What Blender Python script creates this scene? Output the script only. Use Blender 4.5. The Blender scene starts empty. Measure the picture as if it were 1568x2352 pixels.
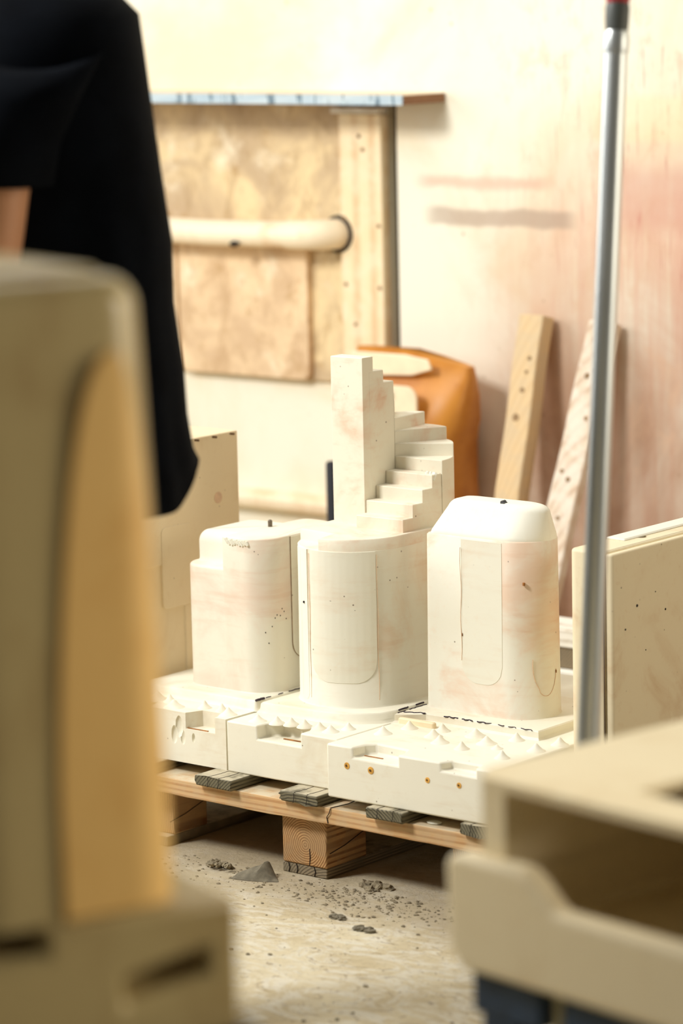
import bpy, bmesh, math, random
from mathutils import Vector, Matrix, noise as mnoise
random.seed(7)
C = bpy.context.scene.collection
PI = math.pi
sin, cos = math.sin, math.cos

# ------------------------------------------------------------------ materials
def lin(c):
    f = lambda v: v / 12.92 if v <= .04045 else ((v + .055) / 1.055) ** 2.4
    return (f(c[0] / 255), f(c[1] / 255), f(c[2] / 255), 1)

class N:
    def __init__(s, name, rough=.6, metal=0., spec=.4):
        m = bpy.data.materials.new(name); m.use_nodes = True
        s.m = m; s.t = m.node_tree; s.b = s.t.nodes['Principled BSDF']
        s.b.inputs['Roughness'].default_value = rough
        s.b.inputs['Metallic'].default_value = metal
        s.b.inputs['Specular IOR Level'].default_value = spec
        s.tc = s.t.nodes.new('ShaderNodeTexCoord').outputs['Object']
    def set(s, inp, v):
        if isinstance(v, bpy.types.NodeSocket): s.t.links.new(v, inp)
        elif isinstance(v, (tuple, list)) and inp.type == 'RGBA' and len(v) == 3: inp.default_value = (*v, 1)
        else: inp.default_value = v
    def map(s, scale=(1, 1, 1), loc=(0, 0, 0), vec=None):
        n = s.t.nodes.new('ShaderNodeMapping')
        n.inputs['Scale'].default_value = scale; n.inputs['Location'].default_value = loc
        s.t.links.new(vec or s.tc, n.inputs['Vector']); return n.outputs[0]
    def noise(s, vec, scale=5, detail=4, rough=.55, dist=0.):
        n = s.t.nodes.new('ShaderNodeTexNoise')
        s.t.links.new(vec, n.inputs['Vector'])
        n.inputs['Scale'].default_value = scale; n.inputs['Detail'].default_value = detail
        n.inputs['Roughness'].default_value = rough; n.inputs['Distortion'].default_value = dist
        return n.outputs['Fac']
    def vor(s, vec, scale, feature='F1'):
        n = s.t.nodes.new('ShaderNodeTexVoronoi'); n.feature = feature
        s.t.links.new(vec, n.inputs['Vector']); n.inputs['Scale'].default_value = scale
        return n.outputs['Distance']
    def math(s, op, a, b=0., c=0., clamp=False):
        n = s.t.nodes.new('ShaderNodeMath'); n.operation = op; n.use_clamp = clamp
        for i, v in enumerate((a, b, c)): s.set(n.inputs[i], v)
        return n.outputs[0]
    def ramp(s, v, lo, hi, a=0., b=1.):
        n = s.t.nodes.new('ShaderNodeMapRange'); n.interpolation_type = 'SMOOTHSTEP'
        s.set(n.inputs[0], v)
        for i, x in enumerate((lo, hi, a, b)): n.inputs[i + 1].default_value = x
        return n.outputs[0]
    def mix(s, f, a, b, mode='MIX'):
        n = s.t.nodes.new('ShaderNodeMix'); n.data_type = 'RGBA'; n.blend_type = mode
        s.set(n.inputs[0], f); s.set(n.inputs[6], a); s.set(n.inputs[7], b)
        return n.outputs[2]
    def sep(s, vec=None):
        n = s.t.nodes.new('ShaderNodeSeparateXYZ'); s.t.links.new(vec or s.tc, n.inputs[0]); return n.outputs
    def band(s, v, lo, hi, soft):
        return s.math('MULTIPLY', s.ramp(v, lo - soft, lo + soft), s.ramp(v, hi - soft, hi + soft, 1., 0.))
    def col(s, c): s.set(s.b.inputs['Base Color'], c)
    def bump(s, h, strength=.2, dist=.002):
        n = s.t.nodes.new('ShaderNodeBump'); n.inputs['Strength'].default_value = strength
        n.inputs['Distance'].default_value = dist
        s.t.links.new(h, n.inputs['Height']); s.t.links.new(n.outputs[0], s.b.inputs['Normal'])

def plaster(name, base, stain, amt=.5, seed=0., streak=(70, 70, 6), specks=True, rough=.55, thr=.5):
    n = N(name, rough)
    v = n.map(loc=(seed, seed * 1.7, seed * .6))
    big = n.noise(v, 6, 5, .6, .6)
    st = n.noise(n.map(streak, (seed, 0, seed)), 1, 4, .6)
    fine = n.noise(v, 60, 4, .65)
    f1 = n.math('MULTIPLY', n.ramp(big, thr, thr + .22), amt)
    c = n.mix(f1, lin(base), lin(stain))
    f2 = n.math('MULTIPLY', n.math('MULTIPLY', n.ramp(st, .5, .72), n.ramp(big, .38, .6)), amt * .4)
    c = n.mix(f2, c, lin((stain[0] - 12, stain[1] - 26, stain[2] - 34)))
    f3 = n.math('MULTIPLY', n.ramp(fine, .55, .75), .18)
    c = n.mix(f3, c, lin((stain[0] + 2, stain[1] + 2, stain[2])))
    if specks:
        vo = n.vor(v, 45)
        gate = n.ramp(n.noise(v, 14, 2), .5, .62)
        sp = n.math('MULTIPLY', n.ramp(vo, .05, .09, 1., 0.), gate)
        c = n.mix(n.math('MULTIPLY', sp, .75), c, lin((96, 72, 52)))
    n.col(c)
    n.bump(n.math('ADD', fine, n.math('MULTIPLY', st, .5)), .18, .0012)
    return n.m

def wood(name, dark, light, axis=1, pith=(.0, .0), freq=330, weather=None, wamt=.5, seed=0., rough=.75, dust=.0, wv=.014):
    """growth rings round an axis: rings on the cut ends, long grain on the faces"""
    n = N(name, rough, spec=.25)
    sc = [1, 1, 1]; sc[axis] = .08
    v = n.map(tuple(sc), (seed, seed, seed))
    wob = n.noise(v, 9, 4, .6)
    o = n.sep()
    ii = [i for i in range(3) if i != axis]
    a = n.math('SUBTRACT', o[ii[0]], pith[0]); b = n.math('SUBTRACT', o[ii[1]], pith[1])
    r = n.math('SQRT', n.math('ADD', n.math('MULTIPLY', a, a), n.math('MULTIPLY', b, b)))
    r = n.math('ADD', r, n.math('MULTIPLY', wob, wv))
    w = n.math('SINE', n.math('MULTIPLY', r, freq * 2))
    f = n.ramp(w, -.3, 1.)
    fib = [260, 260, 260]; fib[axis] = 9
    fb = n.noise(n.map(tuple(fib)), 1, 3, .6)
    c = n.mix(f, lin(light), lin(dark))
    c = n.mix(n.math('MULTIPLY', n.ramp(fb, .45, .75), .35), c, lin(dark))
    if weather:
        wn = n.noise(n.map(loc=(seed, 2, seed)), 22, 5, .6)
        c = n.mix(n.math('MULTIPLY', n.ramp(wn, .38, .62), wamt), c, lin(weather))
    if dust:
        g = n.t.nodes.new('ShaderNodeNewGeometry'); nz = n.sep(g.outputs['Normal'])[2]
        dn = n.noise(n.map(loc=(1, seed, 3)), 30, 5, .6)
        c = n.mix(n.math('MULTIPLY', n.math('MULTIPLY', n.ramp(nz, .6, .95), n.ramp(dn, .25, .6)), dust), c, lin((208, 196, 168)))
    n.col(c)
    n.bump(n.math('ADD', fb, f), .25, .001)
    return n.m

def plain(name, c, rough=.6, metal=0., vary=.12, scale=20, spec=.4):
    n = N(name, rough, metal, spec)
    f = n.noise(n.tc, scale, 4, .6)
    a = lin(c)
    n.col(n.mix(n.ramp(f, .3, .7), tuple(x * (1 - vary) for x in a[:3]) + (1,), tuple(min(1, x * (1 + vary)) for x in a[:3]) + (1,)))
    return n.m

CREAM = (234, 229, 211)
M = {}
M['plaster_l'] = plaster('plaster_rosy', CREAM, (230, 206, 186), .75, 1.3, streak=(7, 7, 60), thr=.47)
M['plaster_m'] = plaster('plaster_streaked', CREAM, (228, 204, 176), .75, 4.1, streak=(7, 7, 60), thr=.48)
M['plaster_stair'] = plaster('plaster_worn_edges', (234, 227, 206), (226, 190, 162), .9, 9.4, streak=(20, 20, 60), thr=.48)
M['plaster_r'] = plaster('plaster_blotched', CREAM, (228, 196, 168), .85, 17.3, streak=(7, 7, 60), thr=.43)
M['plaster_clean'] = plaster('plaster_clean', (238, 235, 219), (228, 214, 190), .25, 2.2, specks=False)
M['plaster_base'] = plaster('plaster_base', (234, 229, 210), (214, 196, 164), .5, 5.5, streak=(14, 60, 110))
M['plaster_panel'] = plaster('plaster_inlay', (234, 230, 212), (226, 204, 176), .5, 3.1, streak=(7, 7, 60))
M['plaster_slab'] = plaster('plaster_stained_slab', (232, 218, 184), (200, 158, 112), .6, 6.6, streak=(9, 9, 12), thr=.55)
M['plaster_tan'] = plaster('plaster_tan_block', (234, 216, 180), (212, 184, 140), .4, 8.8, streak=(9, 9, 12), specks=True)
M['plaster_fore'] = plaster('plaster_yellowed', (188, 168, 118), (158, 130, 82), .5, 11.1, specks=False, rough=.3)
M['plaster_fore_r'] = plaster('plaster_aged', (230, 214, 176), (206, 180, 132), .4, 12.5, specks=False)
M['bounce_lit'] = plaster('plaster_bounce_lit', (240, 196, 120), (222, 168, 88), .6, 13.7, streak=(40, 40, 4), specks=False, rough=.4)  # same plaster; warm bounced light on the arched panel painted in as ochre
M['block'] = wood('pine_block', (132, 88, 50), (196, 154, 104), 1, (.002, .056), 700, (160, 134, 100), .5, .3)
M['stringer'] = wood('pine_board', (184, 140, 94), (208, 170, 122), 0, (-.36, .16), 520, (194, 172, 138), .45, 1.2, dust=.85, wv=.006)
M['deck'] = wood('weathered_board', (58, 54, 42), (122, 114, 90), 1, (.03, -.06), 600, (98, 92, 72), .6, 2.4, dust=.75)
M['bottom'] = wood('dirty_board', (96, 84, 66), (146, 130, 104), 1, (.05, -.06), 600, (120, 110, 90), .7, 3.1, dust=.9)
M['plank'] = wood('pale_plank', (214, 184, 140), (222, 194, 150), 2, (.09, .0), 300, (206, 186, 154), .55, 5.1, wv=.004)
M['plank_w'] = wood('whitewashed_plank', (206, 180, 154), (226, 208, 184), 2, (.09, .0), 300, (238, 228, 212), .75, 6.3, wv=.004)
M['batten'] = wood('cream_batten', (222, 192, 150), (240, 218, 178), 2, (-1.0, 1.4), 120, (242, 226, 194), .6, 7.2)
M['white_board'] = wood('limewashed_board', (198, 186, 164), (240, 236, 222), 0, (1.1, .1), 200, (240, 236, 224), .7, 4.4)
def ledge_wood():
    n = N('ledge_bare_wood', .85, spec=.2)
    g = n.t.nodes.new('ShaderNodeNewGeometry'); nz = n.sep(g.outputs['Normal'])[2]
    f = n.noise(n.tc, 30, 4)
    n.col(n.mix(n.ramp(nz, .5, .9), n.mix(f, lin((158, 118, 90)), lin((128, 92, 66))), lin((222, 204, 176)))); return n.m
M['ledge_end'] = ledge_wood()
M['ledge_blue'] = None
M['knot'] = plain('brown_knot', (146, 118, 84), .8, 0, .3, 90)
M['scar'] = plain('rosy_scar', (222, 190, 158), .8, 0, .12, 80)
M['crack'] = plain('dark_crack_and_gap_shade', (40, 30, 26), .9)  # for cracks, pinholes and the painted shade in the batten gap
M['marker'] = plain('marker_ink', (52, 38, 50), .6)
M['plug'] = plain('orange_plug', (214, 160, 72), .5, 0, .25, 90)
M['plug_dark'] = plain('plug_hole', (90, 60, 26), .7)
M['rust'] = plain('rust_strip', (156, 104, 52), .8, 0, .4, 60)
M['pin'] = plain('dull_pin', (112, 100, 84), .5, .6, .3, 200)
M['chip'] = plain('dark_chip', (74, 74, 76), .8, 0, .3, 120)
M['black'] = plain('black_rubber', (22, 24, 30), .6)
M['pipe'] = plaster('painted_pipe', (246, 230, 200), (226, 186, 138), .6, 3.9, specks=False)
M['dark_ring'] = plain('dark_hole', (58, 48, 38), .9)
M['steel'] = None
M['blue'] = plain('blue_painted_steel', (38, 56, 76), .5, .1, .35, 25)
M['dark_steel'] = plain('dark_table_steel', (44, 42, 40), .6, .2)
M['pale_steel'] = plain('pale_steel', (164, 158, 124), .5, .2)
M['red'] = plain('red_cap', (178, 60, 66), .5)
M['grey_sleeve'] = plain('grey_sleeve', (92, 96, 92), .5)
M['clay'] = plain('dry_clay', (134, 122, 98), .95, 0, .3, 90)
M['clay_dark'] = plain('grey_clay', (112, 104, 86), .9, 0, .25, 60)
M['cloth'] = plain('black_jersey', (9, 12, 17), .95, 0, .3, 12, .05)
M['trouser'] = plain('dark_trousers', (34, 36, 42), .9, 0, .2, 12, .2)
M['skin'] = plain('skin', (206, 150, 112), .5, 0, .06, 10)
M['hair'] = plain('brown_hair', (48, 34, 26), .6)
M['shoe'] = plain('shoe_leather', (40, 34, 30), .6)
M['eye'] = plain('eye_white', (230, 226, 220), .3)
M['lips'] = plain('lips', (176, 104, 90), .5)

def steel():
    n = N('brushed_aluminium', .36, .75)
    f = n.noise(n.map((60, 60, 2)), 1, 3)
    n.col(n.mix(f, lin((206, 212, 212)), lin((232, 236, 234)))); return n.m
M['steel'] = steel()

def ledge_blue():
    n = N('blue_grey_paint', .6)
    s = n.noise(n.map((5, 60, 60)), 1, 5, .7)
    c = n.mix(n.ramp(s, .35, .65), lin((164, 184, 196)), lin((192, 204, 208)))
    x = n.sep()[0]
    fl = n.math('MULTIPLY', n.ramp(x, -1.3, -.95, 0., .8), n.ramp(n.noise(n.map((60, 10, 10)), 1, 3), .55, .62))
    n.col(n.mix(fl, c, lin((64, 92, 108)))); return n.m
M['ledge_blue'] = ledge_blue()

def wall_mat():
    n = N('pale_plastered_wall', .8, spec=.2)
    o = n.sep(); x, z = o[0], o[2]
    big = n.noise(n.tc, 2.2, 6, .6, .5)
    runs = n.noise(n.map((34, 1, 2.2)), 1, 5, .65)
    c = n.mix(n.ramp(big, .4, .7), lin((240, 235, 216)), lin((232, 217, 186)))
    # rosy wash over the right hand sheet, drips running down
    m = n.math('MULTIPLY', n.ramp(x, -1.0, -.3), n.ramp(z, 1.3, .95))
    wash = n.math('MULTIPLY', m, n.ramp(n.math('ADD', n.math('MULTIPLY', runs, .6), n.math('MULTIPLY', big, .5)), .36, .66))
    c = n.mix(n.math('MULTIPLY', wash, .85), c, lin((222, 176, 154)))
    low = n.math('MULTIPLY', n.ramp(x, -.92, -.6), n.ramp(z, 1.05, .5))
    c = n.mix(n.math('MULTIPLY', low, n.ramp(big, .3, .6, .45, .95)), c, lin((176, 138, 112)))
    mot = n.noise(n.map((1, 1, .6)), 13, 6, .72, .5)
    c = n.mix(n.math('MULTIPLY', n.math('MULTIPLY', n.ramp(x, -1.0, -.5), n.ramp(mot, .5, .66)), .45), c, lin((214, 178, 148)))
    drip = n.math('MULTIPLY', n.math('MULTIPLY', n.ramp(x, -.8, -.4), n.band(z, .82, 1.45, .12)),
                  n.ramp(n.noise(n.map((120, 1, 9), (3, 0, 0)), 1, 5, .7), .56, .68))
    c = n.mix(n.math('MULTIPLY', drip, .55), c, lin((190, 110, 96)))
    zz = n.math('ADD', z, n.math('MULTIPLY', n.math('SUBTRACT', n.noise(n.tc, 9, 3), .5), .03))
    g1 = n.math('MULTIPLY', n.band(x, -.95, -.56, .025), n.band(zz, .992, 1.03, .008))
    c = n.mix(n.math('MULTIPLY', g1, n.ramp(big, .3, .6, .45, .75)), c, lin((176, 154, 136)))
    g2 = n.math('MULTIPLY', n.band(x, -.97, -.62, .03), n.band(zz, 1.075, 1.1, .01))
    c = n.mix(n.math('MULTIPLY', g2, .5), c, lin((206, 160, 138)))
    g3 = n.math('MULTIPLY', n.band(x, -.45, -.05, .02), n.band(zz, 1.0, 1.13, .03))
    c = n.mix(n.math('MULTIPLY', g3, .45), c, lin((204, 146, 128)))
    # yellow tide mark upper right
    g4 = n.math('MULTIPLY', n.band(x, -.5, .3, .04), n.band(zz, 1.18, 1.28, .012))
    c = n.mix(n.math('MULTIPLY', g4, .35), c, lin((244, 224, 176)))
    sp = n.math('MULTIPLY', n.ramp(n.vor(n.tc, 22), .06, .12, 1., 0.), n.ramp(n.noise(n.tc, 6, 2), .52, .6))
    c = n.mix(n.math('MULTIPLY', sp, .5), c, lin((150, 118, 84)))
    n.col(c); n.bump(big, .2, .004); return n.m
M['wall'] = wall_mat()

def stained_ply(name, base, stain, seed):
    n = N(name, .8, spec=.2)
    v = n.map(loc=(seed, 0, seed))
    a = n.noise(v, 4.2, 7, .62, .8); b = n.noise(n.map((14, 1, 7), (seed, 0, 0)), 1, 6, .7, .6)
    c = n.mix(n.ramp(a, .36, .62), lin(base), lin(stain))
    c = n.mix(n.math('MULTIPLY', n.ramp(b, .48, .66), .6), c, lin((stain[0] - 24, stain[1] - 28, stain[2] - 30)))
    d = n.noise(v, 18, 6, .75)
    c = n.mix(n.math('MULTIPLY', n.ramp(d, .54, .68), .5), c, lin((176, 138, 88)))
    e = n.noise(n.map(loc=(seed + 4, 0, 2)), 6, 5, .7)
    c = n.mix(n.math('MULTIPLY', n.ramp(e, .55, .7), .7), c, lin((248, 236, 208)))
    n.col(c); return n.m
M['ply_up'] = stained_ply('grey_stained_ply', (236, 212, 166), (196, 172, 138), 2.)
M['ply_low'] = stained_ply('tan_stained_ply', (240, 212, 172), (210, 180, 144), 5.)
M['dirt'] = plain('dirty_gap', (74, 54, 34), .95, 0, .5, 14)

def floor_mat():
    n = N('dusty_concrete', .9, spec=.15)
    a = n.noise(n.tc, 4, 7, .65, .4); b = n.noise(n.tc, 70, 8, .8)
    sw = n.noise(n.map((9, 15, 1), (2, 4, 0)), 1, 6, .65, 3.0)
    c = n.mix(n.ramp(a, .36, .64), lin((238, 224, 190)), lin((214, 196, 158)))
    c = n.mix(n.math('MULTIPLY', n.ramp(sw, .44, .6), .55), c, lin((248, 243, 228)))
    c = n.mix(n.math('MULTIPLY', n.ramp(n.noise(n.map((16, 26, 1), (7, 1, 0)), 1, 6, .7, 2.6), .56, .66), .6), c, lin((150, 124, 90)))
    y = n.sep()[1]
    dust = n.math('MULTIPLY', n.band(y, -.14, 1.4, .09), n.ramp(a, .3, .6, .5, .9))
    c = n.mix(dust, c, lin((184, 168, 138)))
    c = n.mix(n.math('MULTIPLY', n.ramp(b, .52, .68), .45), c, lin((140, 122, 92)))
    n.col(c); n.bump(n.math('ADD', b, a), .8, .006); return n.m
M['floor'] = floor_mat()

def sack_mat():
    n = N('kraft_sack', .45, spec=.5)
    f = n.noise(n.tc, 7, 5, .6)
    n.col(n.mix(n.ramp(f, .35, .65), lin((206, 138, 52)), lin((182, 112, 34)))); return n.m
M['sack'] = sack_mat()
M['sack_glare'] = plain('sack_painted_glare', (242, 224, 190), .5, 0, .06)  # pale glare on the glossy sack paper, painted as colour

# ------------------------------------------------------------------ mesh helpers
def thing(name, label, cat, loc=(0, 0, 0), rotz=0., group=None):
    o = bpy.data.objects.new(name, None); C.objects.link(o)
    o.location = loc; o.rotation_euler = (0, 0, rotz); o.empty_display_size = .05
    o['label'] = label; o['category'] = cat
    if group: o['group'] = group
    return o
def tag(o, label, cat, group=None, kind=None):
    o['label'] = label; o['category'] = cat
    if group: o['group'] = group
    if kind: o['kind'] = kind
    return o
def rootof(o):
    while o.parent: o = o.parent
    return o
def mat4(o): return Matrix.Translation(o.location) @ Matrix.Rotation(o.rotation_euler[2], 4, 'Z')

def obj(name, bm, mat, parent=None, world=False, smooth=35, bevel=0., seg=2, label=None, mods=()):
    """world=True: the vertices are given in world metres, else in the thing's own frame"""
    if parent is not None and world:
        bm.transform(mat4(rootof(parent)).inverted())
    bmesh.ops.recalc_face_normals(bm, faces=bm.faces)
    me = bpy.data.meshes.new(name); bm.to_mesh(me); bm.free()
    for m in (mat if isinstance(mat, (list, tuple)) else [mat]): me.materials.append(m)
    o = bpy.data.objects.new(name, me); C.objects.link(o)
    if parent is not None: o.parent = parent
    if bevel:
        b = o.modifiers.new('edge', 'BEVEL'); b.width = bevel; b.segments = seg
        b.limit_method = 'ANGLE'; b.angle_limit = math.radians(38)
    for p in me.polygons: p.use_smooth = True
    if smooth: me.set_sharp_from_angle(angle=math.radians(smooth))
    if label: o['label'] = label
    return o

def place(o, loc, rot=(0, 0, 0)):
    o.location = loc; o.rotation_euler = rot; return o

def add_box(bm, x0, x1, y0, y1, z0, z1, mi=0, M4=None):
    v = [bm.verts.new(Vector(p)) for p in ((x0, y0, z0), (x1, y0, z0), (x1, y1, z0), (x0, y1, z0), (x0, y0, z1), (x1, y0, z1), (x1, y1, z1), (x0, y1, z1))]
    if M4 is not None:
        for q in v: q.co = M4 @ q.co
    for f in ((0, 3, 2, 1), (4, 5, 6, 7), (0, 1, 5, 4), (1, 2, 6, 5), (2, 3, 7, 6), (3, 0, 4, 7)):
        bm.faces.new([v[i] for i in f]).material_index = mi
def box(*a, **k):
    bm = bmesh.new(); add_box(bm, *a, **k); return bm

def add_loft(bm, rings, cap0=True, cap1=True, mi=0):
    vs = [[bm.verts.new(Vector(p)) for p in r] for r in rings]
    n = len(vs[0])
    for a, b in zip(vs, vs[1:]):
        for i in range(n):
            j = (i + 1) % n
            bm.faces.new((a[i], a[j], b[j], b[i])).material_index = mi
    if cap0: bm.faces.new(vs[0][::-1]).material_index = mi
    if cap1: bm.faces.new(vs[-1]).material_index = mi
    return vs
def loft(rings, **k):
    bm = bmesh.new(); add_loft(bm, rings, **k); return bm

def rrect(x0, x1, y0, y1, r, seg=10):
    """rounded rectangle, counter-clockwise; r = radii at (x0y0, x1y0, x1y1, x0y1)"""
    if not isinstance(r, (tuple, list)): r = (r,) * 4
    pts = []
    for (cx, cy, sx, sy, a0), q in zip(((x0, y0, 1, 1, PI), (x1, y0, -1, 1, 1.5 * PI), (x1, y1, -1, -1, 0), (x0, y1, 1, -1, .5 * PI)), r):
        q = max(q, .0005)
        for k in range(seg + 1):
            a = a0 + .5 * PI * k / seg
            pts.append((cx + sx * q + q * cos(a), cy + sy * q + q * sin(a)))
    return pts
def subdiv(pts, maxlen):
    out = []
    for i, a in enumerate(pts):
        b = pts[(i + 1) % len(pts)]
        d = math.dist(a, b); k = max(1, int(d / maxlen))
        for j in range(k): out.append((a[0] + (b[0] - a[0]) * j / k, a[1] + (b[1] - a[1]) * j / k))
    return out
def inset(pts, d):
    n = len(pts); out = []
    for i in range(n):
        p = Vector(pts[i]); a = Vector(pts[i - 1]); b = Vector(pts[(i + 1) % n])
        e1 = (p - a); e2 = (b - p)
        e1 = e1.normalized() if e1.length > 1e-9 else Vector((1, 0)); e2 = e2.normalized() if e2.length > 1e-9 else e1
        n1 = Vector((-e1.y, e1.x)); n2 = Vector((-e2.y, e2.x)); m = (n1 + n2)
        m = m.normalized() if m.length > 1e-6 else n1
        k = max(.5, m.dot(n1)); q = p + m * (d / k)
        out.append((q.x, q.y))
    return out
def prism(pts, levels):
    """levels: list of (z, inset)"""
    return loft([[(*p, z) for p in (inset(pts, d) if d else pts)] for z, d in levels])
def roundtop(z0, z1, r, n=5, foot=0.):
    lv = [(z0, -foot), (z0 + foot, 0.)] if foot else [(z0, 0.)]
    for k in range(n + 1):
        a = .5 * PI * k / n
        lv.append((z1 - r + r * sin(a), r - r * cos(a)))
    return lv

def add_tube(bm, pts, rad, seg=12, cap=True, mi=0):
    pts = [Vector(p) for p in pts]
    if not isinstance(rad, (list, tuple)): rad = [rad] * len(pts)
    rings = []
    ref = None
    for i, p in enumerate(pts):
        t = (pts[min(i + 1, len(pts) - 1)] - pts[max(i - 1, 0)]).normalized()
        if ref is None:
            ref = t.orthogonal().normalized()
        ref = (ref - t * ref.dot(t)).normalized(); b = t.cross(ref)
        rings.append([p + (ref * cos(2 * PI * k / seg) + b * sin(2 * PI * k / seg)) * rad[i] for k in range(seg)])
    add_loft(bm, rings, cap, cap, mi)
def tube(pts, rad, seg=12, **k):
    bm = bmesh.new(); add_tube(bm, pts, rad, seg, **k); return bm

def cut(bm, cutters, name='carve'):
    """subtract closed meshes from a closed mesh and give the result back as a bmesh"""
    me = bpy.data.meshes.new(name); bmesh.ops.recalc_face_normals(bm, faces=bm.faces); bm.to_mesh(me); bm.free()
    o = bpy.data.objects.new(name, me); C.objects.link(o)
    tmp = []
    for cb in cutters:
        bmesh.ops.recalc_face_normals(cb, faces=cb.faces)
        cm = bpy.data.meshes.new(name); cb.to_mesh(cm); cb.free()
        co = bpy.data.objects.new(name, cm); C.objects.link(co); tmp.append(co)
        md = o.modifiers.new('b', 'BOOLEAN'); md.operation = 'DIFFERENCE'; md.object = co; md.solver = 'EXACT'
    bpy.context.view_layer.update()
    dg = bpy.context.evaluated_depsgraph_get()
    out = bmesh.new(); out.from_mesh(o.evaluated_get(dg).to_mesh())
    for q in tmp + [o]:
        d = q.data; bpy.data.objects.remove(q, do_unlink=True); bpy.data.meshes.remove(d)
    bmesh.ops.remove_doubles(out, verts=out.verts, dist=1e-5)
    return out

def polyprism(pts, z0, z1):
    return loft([[(*p, z0) for p in pts], [(*p, z1) for p in pts]])

# ------------------------------------------------------------------ the setting
YW = 1.55
def struct(name, bm, m, **k):
    o = obj(name, bm, m, **k); o['kind'] = 'structure'; return o
fl = bmesh.new()
NX, NY = 110, 110
gv = {}
for i in range(NX + 1):
    for j in range(NY + 1):
        # fine grid near the pallet front, coarse far away
        x = -4.2 + 8.4 * i / NX; y = -6.0 + 7.7 * j / NY
        gv[i, j] = fl.verts.new((x, y, 0))
for i in range(NX):
    for j in range(NY):
        fl.faces.new((gv[i, j], gv[i + 1, j], gv[i + 1, j + 1], gv[i, j + 1]))
o = struct('floor', fl, M['floor']); tag(o, 'dusty beige concrete floor with scrape marks and clay dust', 'floor')
wb = bmesh.new()
add_box(wb, -4.2, -1.07, YW + .012, YW + .04, 0, 1.275)          # left lower sheet
add_box(wb, -4.2, 4.2, YW, YW + .04, 1.275, 3.0)                 # upper sheet
add_box(wb, -1.036, 4.2, YW, YW + .04, 0, 1.275)                 # right sheet
o = struct('wall_back', wb, M['wall'], smooth=30); tag(o, 'pale plastered back wall stained rosy on the lower right', 'wall')

def bolt_heads(parent, spots, y):
    for x, z in spots:
        obj('nail', tube([(x, y, z), (x, y - .003, z)], .0045, 8), M['knot'], parent, True)

t = thing('wall_ledge', 'long board ledge with chipped blue-grey front edge, high on the back wall', 'ledge', (-2, YW, 1.26))
obj('board', box(-3.2, -.897, 1.402, YW - .0005, 1.262, 1.283), M['ledge_end'], t, True, bevel=.002, label='bare brown wooden board')
obj('painted_edge', box(-3.2, -.899, 1.3985, 1.4015, 1.2615, 1.2835), M['ledge_blue'], t, True, label='blue-grey painted front edge')

t = thing('wall_panel', 'grey-brown stained plywood sheet on the wall under the long ledge', 'panel', (-2, YW, .9))
obj('sheet', box(-3.0, -1.20, YW, YW + .0115, .62, 1.262), M['ply_up'], t, True, bevel=.002)
obj('cap_strip', box(-1.203, -1.068, YW - .03, YW + .011, 1.236, 1.25), M['white_board'], t, True, bevel=.002, label='short whitish strip along the top of the batten')
t = thing('wall_panel', 'tan stained lower plywood panel below the wall pipe, rounded bottom corner', 'panel', (-1.8, YW, .6))
bm = loft([[(x, y, z) for x, z in rrect(-1.69, -1.292, .621, .945, (.012, .02, .004, .004), 5)] for y in (YW - .018, YW - .0005)])
obj('sheet', bm, M['ply_low'], t, True, bevel=.003)
bm = loft([[(x, y, z) for x, z in rrect(-3.0, -1.70, .625, .94, .006, 4)] for y in (YW - .014, YW - .0005)])
obj('neighbour_sheet', bm, M['ply_low'], t, True, bevel=.003)

t = thing('wall_batten', 'tall cream wooden batten nailed upright beside the stained wall panels', 'batten', (-1.13, YW, 0))
obj('board', box(-1.190, -1.068, YW - .018, YW + .0115, .02, 1.234), M['batten'], t, True, bevel=.003)
bolt_heads(t, [(-1.178, 1.0), (-1.078, .985), (-1.176, .85), (-1.078, .845), (-1.13, 1.185), (-1.15, .76), (-1.12, 1.155)], YW - .018)
o = struct('gap_shade_1', box(-1.0695, -1.0365, YW + .036, YW + .05, 0, 1.274), M['crack']); tag(o, 'dark strip coloured as shade in the gap beside the batten', 'gap')  # near-black strip stands in for the shade inside this gap
o = obj('wall_ledge', loft([[(x, y, z) for y, z in ((YW + .012, .30), (YW - .03, .315), (YW - .034, .335), (YW - .02, .345), (YW + .012, .35))] for x in (-3.0, -1.205)]), M['pipe'], None, smooth=60, bevel=.003)
tag(o, 'low cream moulding ledge along the foot of the wall behind the left mould', 'ledge')

t = thing('wall_pipe', 'thick cream-painted pipe running level along the wall into a dark hole', 'pipe', (-2, 1.485, .963))
pts = [(-3.2 + i * .15, 1.482 + .002 * sin(i), .960 + .0015 * sin(i * 2.1)) for i in range(13)] + [(-1.30, 1.482, .962), (-1.275, 1.482, .962)]
obj('straight_pipe', tube(pts, .0305, 24), M['pipe'], t, True)
el = [(-1.30 + .02 * k, 1.482, .962) for k in range(3)] + [(-1.26 + .062 * sin(a), 1.482 + .062 - .062 * cos(a), .963) for a in (.2, .45, .7, .95, 1.2, 1.45, 1.57)]
obj('elbow', tube(el, [.0335] * 3 + [.0345] * 7, 24), M['pipe'], t, True)
obj('hole_ring', tube([(-1.196, YW - .0195, .963), (-1.196, YW - .006, .963)], .043, 24), M['dark_ring'], t, True, label='dark ring where the pipe enters the wall')
obj('dirt_patch', tube([(-1.452, 1.4515, .937), (-1.44, 1.449, .938), (-1.425, 1.451, .939)], [.004, .008, .004], 8), M['dark_ring'], t, True, label='dark chipped spot on the underside')

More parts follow.
